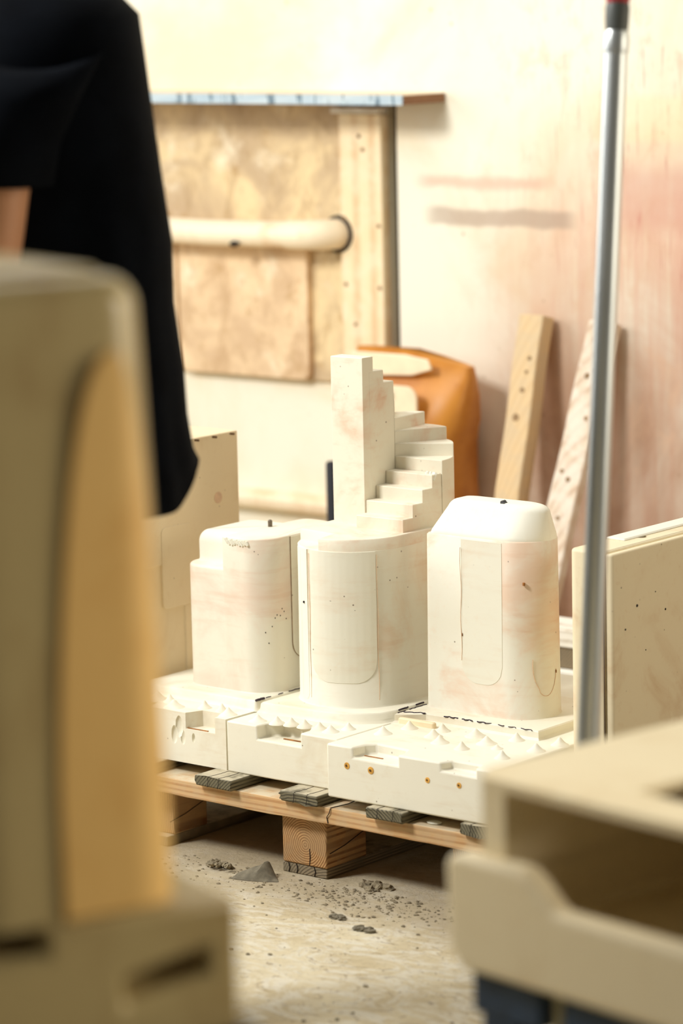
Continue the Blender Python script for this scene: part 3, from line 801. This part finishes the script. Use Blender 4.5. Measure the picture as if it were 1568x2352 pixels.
o = obj('clay_shard', sh, M['clay_dark'], None, smooth=22); tag(o, 'curled grey clay shard lying on the floor left of the pallet block', 'shard')
bm = bmesh.new()
for i in range(9): lump(bm, (-.222 + .0058 * i - .003 * (i % 2), -.04 + .012 * sin(i * 2.2), .003 + .004 * (i % 3)), .0085 - .0004 * i, i, .75)
o = obj('clay_lump', bm, M['clay'], smooth=18); tag(o, 'crumbled clay lump on the floor left of the curled shard', 'lump')
bm = bmesh.new()
for i in range(14): lump(bm, (.075 + .007 * (i % 7) + .004 * sin(i * 5), .015 + .012 * (i // 7) + .012 * sin(i * 1.7), .002), .007 + .003 * sin(i * 3), i + 20, .7)
o = obj('clay_lump', bm, M['clay'], smooth=18); tag(o, 'crumbled clay heap on the floor at the shadow edge right of the pallet block', 'lump')
for lx, ly, r, lab in ((.24, -.185, .010, 'small clay lump alone on open floor left of the aged foreground mould'), (.16, -.155, .008, 'flat little clay lump on the bare floor in front of the pallet')):
    bm = bmesh.new()
    for i in range(4): lump(bm, (lx + r * .9 * (i - 1.5), ly + .004 * sin(i * 4), .002), r * .9, i + lx * 50, .5)
    o = obj('clay_lump', bm, M['clay_dark'], smooth=18); tag(o, lab, 'lump')
bm = bmesh.new()
rs = random.Random(5)
for i in range(900):
    if i % 3 == 0: x, y = rs.uniform(-.45, .45), rs.uniform(-.12, .16)
    elif i % 3 == 1: x, y = rs.gauss(.12, .09), rs.gauss(.02, .07)
    else: x, y = rs.uniform(-.5, 1.0), rs.uniform(-1.2, .1)
    if y > .005 or math.hypot(x - .926, y + .562) < .06 or (x < .62 and y < -.6): y = -abs(y) * .8 - .004
    if x < .62 and y < -.55: x += .75
    if math.hypot(x - .926, y + .562) < .06: x += .15
    r = rs.choice((.0009, .001, .0012, .0014, .0018, .0024, .0034)) * rs.uniform(.8, 1.2)
    g_ = bmesh.ops.create_icosphere(bm, subdivisions=1, radius=1.)
    for v in g_['verts']:
        d = 1 + .4 * mnoise.noise(v.co * 1.7 + Vector((i, 0, 0))); v.co = Vector((x + v.co.x * r * d * 1.2, y + v.co.y * r * d, max(0, v.co.z * r * .7 * d + r * .2)))
o = obj('clay_crumbs', bm, M['clay'], None); tag(o, 'loose clay crumbs and dust scattered over the floor before the pallet', 'crumbs', kind='stuff')

# ------------------------------------------------------------------ metal pole
P0 = Vector((.926, -.562, 0)); P1 = Vector((.868, -.350, 1.506)); pd = (P1 - P0).normalized(); P0 = P0 - pd * 0
t = thing('metal_pole', 'tall slim aluminium pole with grey sleeve and red tip, in front of the slab mould', 'pole', tuple(P0))
at = lambda z: P0 + (P1 - P0) * (z / 1.506)
obj('tube', tube([at(.012), at(1.44)], .0162, 24), M['steel'], t, True)
obj('collar', tube([at(1.425), at(1.430), at(1.45), at(1.456)], [.0164, .0176, .0176, .0163], 24), M['steel'], t, True)
obj('sleeve', tube([at(1.456), at(1.470), at(1.488), at(1.494)], [.0158, .0168, .0172, .0160], 24), M['grey_sleeve'], t, True, label='dark grey plastic sleeve')
obj('tip', tube([at(1.494), at(1.498), at(1.60), at(1.61)], [.015, .017, .017, .012], 24), M['red'], t, True, label='red plastic tip')
obj('foot', tube([P0, P0 + Vector((0, 0, .014)), at(.03)], [.035, .03, .016], 24), M['grey_sleeve'], t, True)

# ------------------------------------------------------------------ foreground right: aged open mould on a blue stand
tf = thing('plaster_mould', 'aged hollow plaster mould with dark open front on the blue stand', 'mould', (1.392, -1.385, .462), math.radians(-9.5))
def fr(bm): return bm
ZB0 = 0.0; ZM = .128; ZTOP = .216
prof = [(-.022, .022), (-.004, .0), (.62, .0), (.62, .092), (.140, .092), (.108, .118), (.088, .130), (-.016, .130), (-.028, .118)]
low = loft([[(x, y, z) for x, z in prof] for y in (-.035, .0)])
obj('front_lip', low, M['plaster_fore_r'], tf, smooth=30, bevel=.008, seg=3)
lowb = box(-.022, .62, -.001, .36, .0, .118)
obj('lower_half', cut(lowb, [box(.035, .60, -.05, .33, .045, .3)]), M['plaster_fore_r'], tf, smooth=30, bevel=.006)
upb = loft([[(x, y, z) for x, y in ((-.014, .02), (.010, -.012), (.045, -.012), (.62, -.012), (.62, .35), (-.014, .35))] for z in (.1185, .2165)])
hole = box(.175, .42, .058, .15, .16, .3)
cav = loft([[(x, y, z) for x, z in ((.046, .05), (.60, .05), (.60, .205), (.046, .205))] for y in (-.06, .33)])
obj('upper_half', cut(upb, [cav, hole]), M['plaster_fore_r'], tf, smooth=30, bevel=.004, seg=3)
tbs = thing('steel_stand', 'blue painted steel stand under the aged hollow mould', 'stand', (1.392, -1.385, 0), math.radians(-9.5))
obj('rail', box(.0, .105, -.02, .03, .412, .4615), M['blue'], tbs, bevel=.003)
obj('rail', box(.138, .62, -.02, .03, .406, .4615), M['blue'], tbs, bevel=.003)
obj('rail', box(.0, .62, .28, .33, .412, .4615), M['blue'], tbs, bevel=.003)
obj('rail', box(.003, .05, .03, .28, .420, .4615), M['blue'], tbs, bevel=.003)
for x, y in ((.012, -.018), (.012, .282), (.56, -.018), (.56, .282)):
    obj('leg', box(x, x + .050, y, y + .046, 0, .4125), M['blue'], tbs, bevel=.003)
obj('post', tube([(.121, .0, 0), (.121, .0, .4615)], .0105, 16), M['pale_steel'], tbs, label='round pale steel upright')

# ------------------------------------------------------------------ foreground left: tall mould on a table
tg = thing('plaster_mould', 'tall yellowed plaster mould with arched panel tinted for bounced light, in front of the black-shirted person', 'mould', (1.600, -2.028, .6), math.radians(-20))
b = box(-.38, 0, -.40, 0, 0, .128)
obj('base', cut(b, [loft([[(x, y, z) for y, z in ((-.115, .045), (-.03, .062), (-.03, .085), (-.115, .072))] for x in (-.035, .1)]),
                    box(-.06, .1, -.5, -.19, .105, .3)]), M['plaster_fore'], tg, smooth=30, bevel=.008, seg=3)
og = subdiv(rrect(-.33, -.018, -.285, -.040, (.08, .07, .055, .08), 14), .012)
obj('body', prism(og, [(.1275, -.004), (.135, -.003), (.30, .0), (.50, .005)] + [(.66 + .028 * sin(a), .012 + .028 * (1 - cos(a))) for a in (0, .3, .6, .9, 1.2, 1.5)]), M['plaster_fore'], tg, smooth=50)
# the rim: a shallow raised lip round the top
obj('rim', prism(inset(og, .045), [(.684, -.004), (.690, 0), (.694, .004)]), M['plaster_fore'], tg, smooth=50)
OG = Outline(og)
sA, sB = OG.near(-.018, -.165), OG.near(-.03, -.055)
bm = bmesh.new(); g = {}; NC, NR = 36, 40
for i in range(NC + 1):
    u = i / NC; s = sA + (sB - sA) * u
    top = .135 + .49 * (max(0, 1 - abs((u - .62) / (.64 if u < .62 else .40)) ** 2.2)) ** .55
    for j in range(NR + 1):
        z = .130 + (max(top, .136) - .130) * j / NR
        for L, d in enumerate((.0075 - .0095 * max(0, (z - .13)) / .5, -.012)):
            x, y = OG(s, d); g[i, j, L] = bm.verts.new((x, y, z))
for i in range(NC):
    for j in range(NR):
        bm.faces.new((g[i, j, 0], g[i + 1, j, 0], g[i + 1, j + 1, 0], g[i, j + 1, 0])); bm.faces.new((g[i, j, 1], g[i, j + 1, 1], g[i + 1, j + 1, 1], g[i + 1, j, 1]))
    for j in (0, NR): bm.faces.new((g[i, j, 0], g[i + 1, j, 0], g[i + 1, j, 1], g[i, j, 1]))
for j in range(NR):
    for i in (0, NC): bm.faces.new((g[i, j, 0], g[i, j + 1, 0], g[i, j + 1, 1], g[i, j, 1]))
obj('arched_panel', bm, M['bounce_lit'], tg, smooth=50, label='arched panel with warm bounced light painted ochre')
tw = thing('work_table', 'dark work table under the tall yellowed mould', 'table', (1.600, -2.028, 0), math.radians(-20))
obj('tabletop', box(-.75, .022, -.8, .022, .565, .6), M['dark_steel'], tw, bevel=.004)
for x in (-.72, -.03):
    for y in (-.77, -.03):
        obj('leg', box(x, x + .045, y, y + .045, 0, .565), M['dark_steel'], tw, bevel=.003)

# ------------------------------------------------------------------ the person, seen from the side, facing left
YAW = math.radians(39.5)
Rr = Vector((cos(YAW), sin(YAW), 0)); Vv = Vector((-sin(YAW), cos(YAW), 0)); Up = Vector((0, 0, 1))
PX = Vector((.325, -.84, 0))
tp = thing('person', 'person in a loose black short-sleeved shirt standing side-on behind the tall mould', 'person', tuple(PX))
def W(a, l, z): return Rr * a + Vv * l + Up * z      # a: towards the back, l: away from the camera, z up
class Skin:
    def __init__(s): s.v = []; s.e = []; s.r = []
    def add(s, p, r, prev=None):
        s.v.append(W(*p)); s.r.append(r if isinstance(r, tuple) else (r, r))
        if prev is not None: s.e.append((prev, len(s.v) - 1))
        return len(s.v) - 1
    def chain(s, prev, pts):
        for p, r in pts: prev = s.add(p, r, prev)
        return prev
    def build(s, name, mat, parent, sub=2):
        me = bpy.data.meshes.new(name); me.from_pydata([tuple(v) for v in s.v], s.e, [])
        o = bpy.data.objects.new(name, me); C.objects.link(o)
        sk = o.modifiers.new('skin', 'SKIN'); sk.use_smooth_shade = True
        for i, r in enumerate(s.r): me.skin_vertices[0].data[i].radius = r
        me.skin_vertices[0].data[0].use_root = True
        sb = o.modifiers.new('sub', 'SUBSURF'); sb.levels = sub; sb.render_levels = sub
        bpy.context.view_layer.update(); dg = bpy.context.evaluated_depsgraph_get()
        me2 = bpy.data.meshes.new_from_object(o.evaluated_get(dg)); bpy.data.objects.remove(o, do_unlink=True)
        me2.materials.clear(); me2.materials.append(mat)
        for p in me2.polygons: p.use_smooth = True; p.material_index = 0
        o = bpy.data.objects.new(name, me2); C.objects.link(o); o.parent = parent
        return o
sk = Skin()
pel = sk.add((-.035, 0, .93), (.13, .10))
wai = sk.chain(pel, [((-.03, 0, 1.06), (.125, .085)), ((-.005, 0, 1.22), (.135, .10)), ((-.035, 0, 1.38), (.14, .095)), ((-.055, 0, 1.46), (.085, .07))])
nk = sk.chain(wai, [((-.075, 0, 1.53), .055), ((-.095, 0, 1.585), .056), ((-.115, 0, 1.65), (.078, .088)), ((-.12, 0, 1.72), (.078, .092)), ((-.11, 0, 1.775), (.05, .06))])
chest = 3
def hand(prev, base, d, side):
    a, l, z = base
    palm = sk.add((a - .045, l, z + d * .045), (.036, .016), prev)
    for i in range(4):
        off = -.027 + .018 * i; ln = (.030, .034, .031, .024)[i]
        k = sk.add((a - .088, l + off * 1.0, z + d * .088), .0095, palm)
        k = sk.chain(k, [((a - .088 - ln, l + off, z + d * .088 - .010), .0085), ((a - .088 - ln * 1.6, l + off, z + d * .088 - .030), .008), ((a - .088 - ln * 1.8, l + off, z + d * .088 - .050), .007)])
    k = sk.add((a - .035, l + side * .04, z + d * .03 + .006), .012, palm)
    sk.chain(k, [((a - .062, l + side * .052, z + d * .05 + .002), .0105), ((a - .088, l + side * .050, z + d * .07 - .010), .009)])
for side in (-1, 1):
    sh_ = sk.chain(chest, [((-.075, side * .10, 1.42), .05), ((-.092, side * .165, 1.385), .044), ((-.118, side * .20, 1.29), .045), ((-.132, side * .205, 1.18), .042), ((-.145, side * .20, 1.11), .042)])
    wr = sk.chain(sh_, [((-.24, side * .19, 1.10), .038), ((-.33, side * .17, 1.09), .031), ((-.37, side * .165, 1.088), .026)])
    hand(wr, (-.385, side * .165, 1.088), -.1, -side)
    sk.chain(pel, [((-.04, side * .09, .86), .085), ((-.075, side * .10, .70), .075), ((-.09, side * .10, .50), .058), ((-.078, side * .10, .36), .056), ((-.07, side * .10, .20), .042), ((-.06, side * .10, .085), .038)])
body = sk.build('body', M['skin'], tp)
# face
fb = bmesh.new()
add_tube(fb, [W(-.195, 0, 1.70), W(-.212, 0, 1.672), W(-.216, 0, 1.658), W(-.196, 0, 1.648)], [.007, .011, .013, .010], 10)
obj('nose', fb, M['skin'], tp)
for side in (-1, 1):
    eb = bmesh.new(); bmesh.ops.create_uvsphere(eb, u_segments=12, v_segments=8, radius=.012, matrix=Matrix.Translation(W(-.186, side * .032, 1.70)))
    obj('eye', eb, M['eye'], tp)
    eb = bmesh.new(); add_tube(eb, [W(-.105, side * .083, 1.725), W(-.095, side * .092, 1.715), W(-.095, side * .093, 1.69), W(-.105, side * .084, 1.665)], [.008, .012, .011, .007], 8)
    obj('ear', eb, M['skin'], tp)
mb = bmesh.new(); add_tube(mb, [W(-.188, -.024, 1.622), W(-.198, 0, 1.624), W(-.188, .024, 1.622)], [.004, .008, .004], 8)
obj('mouth', mb, M['lips'], tp)
hb = bmesh.new(); bmesh.ops.create_uvsphere(hb, u_segments=24, v_segments=16, radius=1.)
for v in hb.verts:
    a, l, z = v.co.x * .108, v.co.y * .098, v.co.z * .098
    if v.co.z < -.05 and v.co.x < .2: a *= .45; z = max(z, -.02)
    v.co = W(a - .098, l, z + 1.735 + .004 * mnoise.noise(v.co * 5))
obj('hair', hb, M['hair'], tp)
# trousers and shoes
for side in (-1, 1):
    tz = [(.90, .100, .115, -.045, .085), (.80, .095, .105, -.06, .095), (.60, .08, .085, -.08, .10), (.40, .070, .075, -.084, .10), (.2, .062, .066, -.072, .10), (.06, .06, .062, -.064, .10)]
    obj('trouser_leg', loft([[W(c + ra * cos(x) * (1 + .03 * sin(5 * x + z * 20)), side * lo + rl * sin(x) * (1 + .03 * sin(4 * x + z * 17)), z) for x in [2 * PI * k / 32 for k in range(32)]] for z, ra, rl, c, lo in tz]), M['trouser'], tp)
    obj('shoe', loft([[W(-.145 + dx + ln * cos(x) * s, side * .10 + .046 * s * sin(x) * (1 - .12 * cos(x)), z) for x in [2 * PI * k / 28 for k in range(28)]] for z, s, ln, dx in ((0, .98, .135, 0), (.025, 1, .135, 0), (.05, .95, .125, .005), (.075, .8, .095, .03), (.10, .75, .062, .075))]), M['shoe'], tp)
# shirt: rings given by (z, back, front, half width)
SP = [(1.545, -0.007, -0.145, 0.075), (1.525, 0.034, -0.165, 0.13), (1.495, 0.062, -0.18, 0.19), (1.44, 0.068, -0.19, 0.205), (1.385, 0.074, -0.2, 0.205), (1.28, 0.086, -0.205, 0.2), (1.177, 0.099, -0.205, 0.2), (1.09, 0.099, -0.205, 0.2), (1.0, 0.11, -0.205, 0.205), (0.93, 0.113, -0.205, 0.21), (0.87, 0.12, -0.205, 0.21), (0.815, 0.128, -0.205, 0.212)]
rings = []; inner = []
NS = 96
for z, bk, ft, hw in SP:
    ring = []
    low = max(0, min(1, (1.45 - z) / .55))
    for k in range(NS):
        x = 2 * PI * k / NS
        c = (bk + ft) / 2; h = (bk - ft) / 2
        f = 1 + low * (.018 * sin(7 * x + 2 * z) + .014 * sin(13 * x - z * 3)) * (1 - .8 * max(0, cos(x)) ** 6)
        zz = z
        if z < .9: zz = z + (.052 if z < .83 else .012) * max(0, cos(x)) ** 14
        e = .82
        ring.append((c + h * f * math.copysign(abs(cos(x)) ** e, cos(x)), hw * f * math.copysign(abs(sin(x)) ** e, sin(x)), zz))
    rings.append(ring)
sb = loft([[W(*p) for p in r] for r in rings], cap0=False, cap1=False)
o = obj('shirt', sb, M['cloth'], tp, smooth=0)
so = o.modifiers.new('thick', 'SOLIDIFY'); so.thickness = .004; so.offset = -1
for side in (-1, 1):
    rr = []
    for (a, l, z, r1, r2, tilt) in ((-.065, .11, 1.47, .085, .085, .5), (-.078, .165, 1.45, .098, .092, .4), (-.092, .20, 1.40, .086, .082, .15), (-.110, .210, 1.33, .072, .068, 0), (-.118, .212, 1.274, .069, .066, 0)):
        rr.append([W(a + r1 * cos(x) * (1 + .03 * sin(5 * x)), side * (l + r2 * sin(x)), z + tilt * .09 * sin(x) * -1) for x in [2 * PI * k / 32 for k in range(32)]])
    o = obj('sleeve', loft(rr, cap0=False, cap1=False), M['cloth'], tp, smooth=0)
    so = o.modifiers.new('thick', 'SOLIDIFY'); so.thickness = .004; so.offset = -1

# ------------------------------------------------------------------ light
def area(name, loc, target, size, power, col=(1, 1, 1), size_y=None):
    l = bpy.data.lights.new(name, 'AREA'); l.energy = power; l.color = col; l.size = size
    if size_y: l.shape = 'RECTANGLE'; l.size_y = size_y
    o = bpy.data.objects.new(name, l); C.objects.link(o); o.location = loc
    o.rotation_euler = (Vector(target) - Vector(loc)).to_track_quat('-Z', 'Y').to_euler()
    return o
area('skylight', (-1.2, -2.3, 3.0), (-.1, .4, .4), .8, 125, (1, .99, .96))
area('overhead_fill', (-.6, .2, 3.3), (-.5, .7, 0), 2.4, 38, (1, .99, .955))  # unseen overhead lamp, added as soft fill for wall and moulds
area('left_window', (-2.9, -.9, 1.9), (-.3, 1.0, .8), 1.6, 50, (1, .985, .955))
area('fore_fill', (3.2, -.6, 1.7), (1.5, -2.05, .95), .9, 6, (1, .91, .76)).data.spread = math.radians(75)  # added lamp with no door behind it, narrowed onto the tall mould
area('right_fill', (3.4, .55, 1.6), (.6, -.1, .4), 1.3, 26, (1, .91, .75))  # added warm fill for the right-hand faces
w = bpy.data.worlds.new('daylight'); w.use_nodes = True
w.node_tree.nodes['Background'].inputs[0].default_value = (1, .95, .84, 1)
w.node_tree.nodes['Background'].inputs[1].default_value = .06
bpy.context.scene.world = w

# ------------------------------------------------------------------ camera
F, HOR, ROLL = 7400., 1230., .022
pit = math.atan(HOR / F)
fw = Vv * cos(pit) - Up * sin(pit); up0 = Vv * sin(pit) + Up * cos(pit)
cr = Rr * cos(ROLL) - up0 * sin(ROLL); cu = up0 * cos(ROLL) + Rr * sin(ROLL)
cd = bpy.data.cameras.new('camera'); co = bpy.data.objects.new('camera', cd); C.objects.link(co)
mw = Matrix((cr, cu, -fw)).transposed().to_4x4(); mw.translation = Vector((3.457, -4.123, 1.540)); co.matrix_world = mw
cd.sensor_fit = 'VERTICAL'; cd.sensor_height = 36; cd.lens = F / 2352 * 36
cd.clip_start = .05; cd.clip_end = 100
cd.dof.use_dof = True; cd.dof.focus_distance = 5.6; cd.dof.aperture_fstop = 2.5
sc = bpy.context.scene; sc.camera = co
sc.view_settings.view_transform = 'Standard'; sc.view_settings.look = 'None'; sc.view_settings.gamma = 1
sc.view_settings.exposure = 0.06
sc.cycles.use_denoising = True
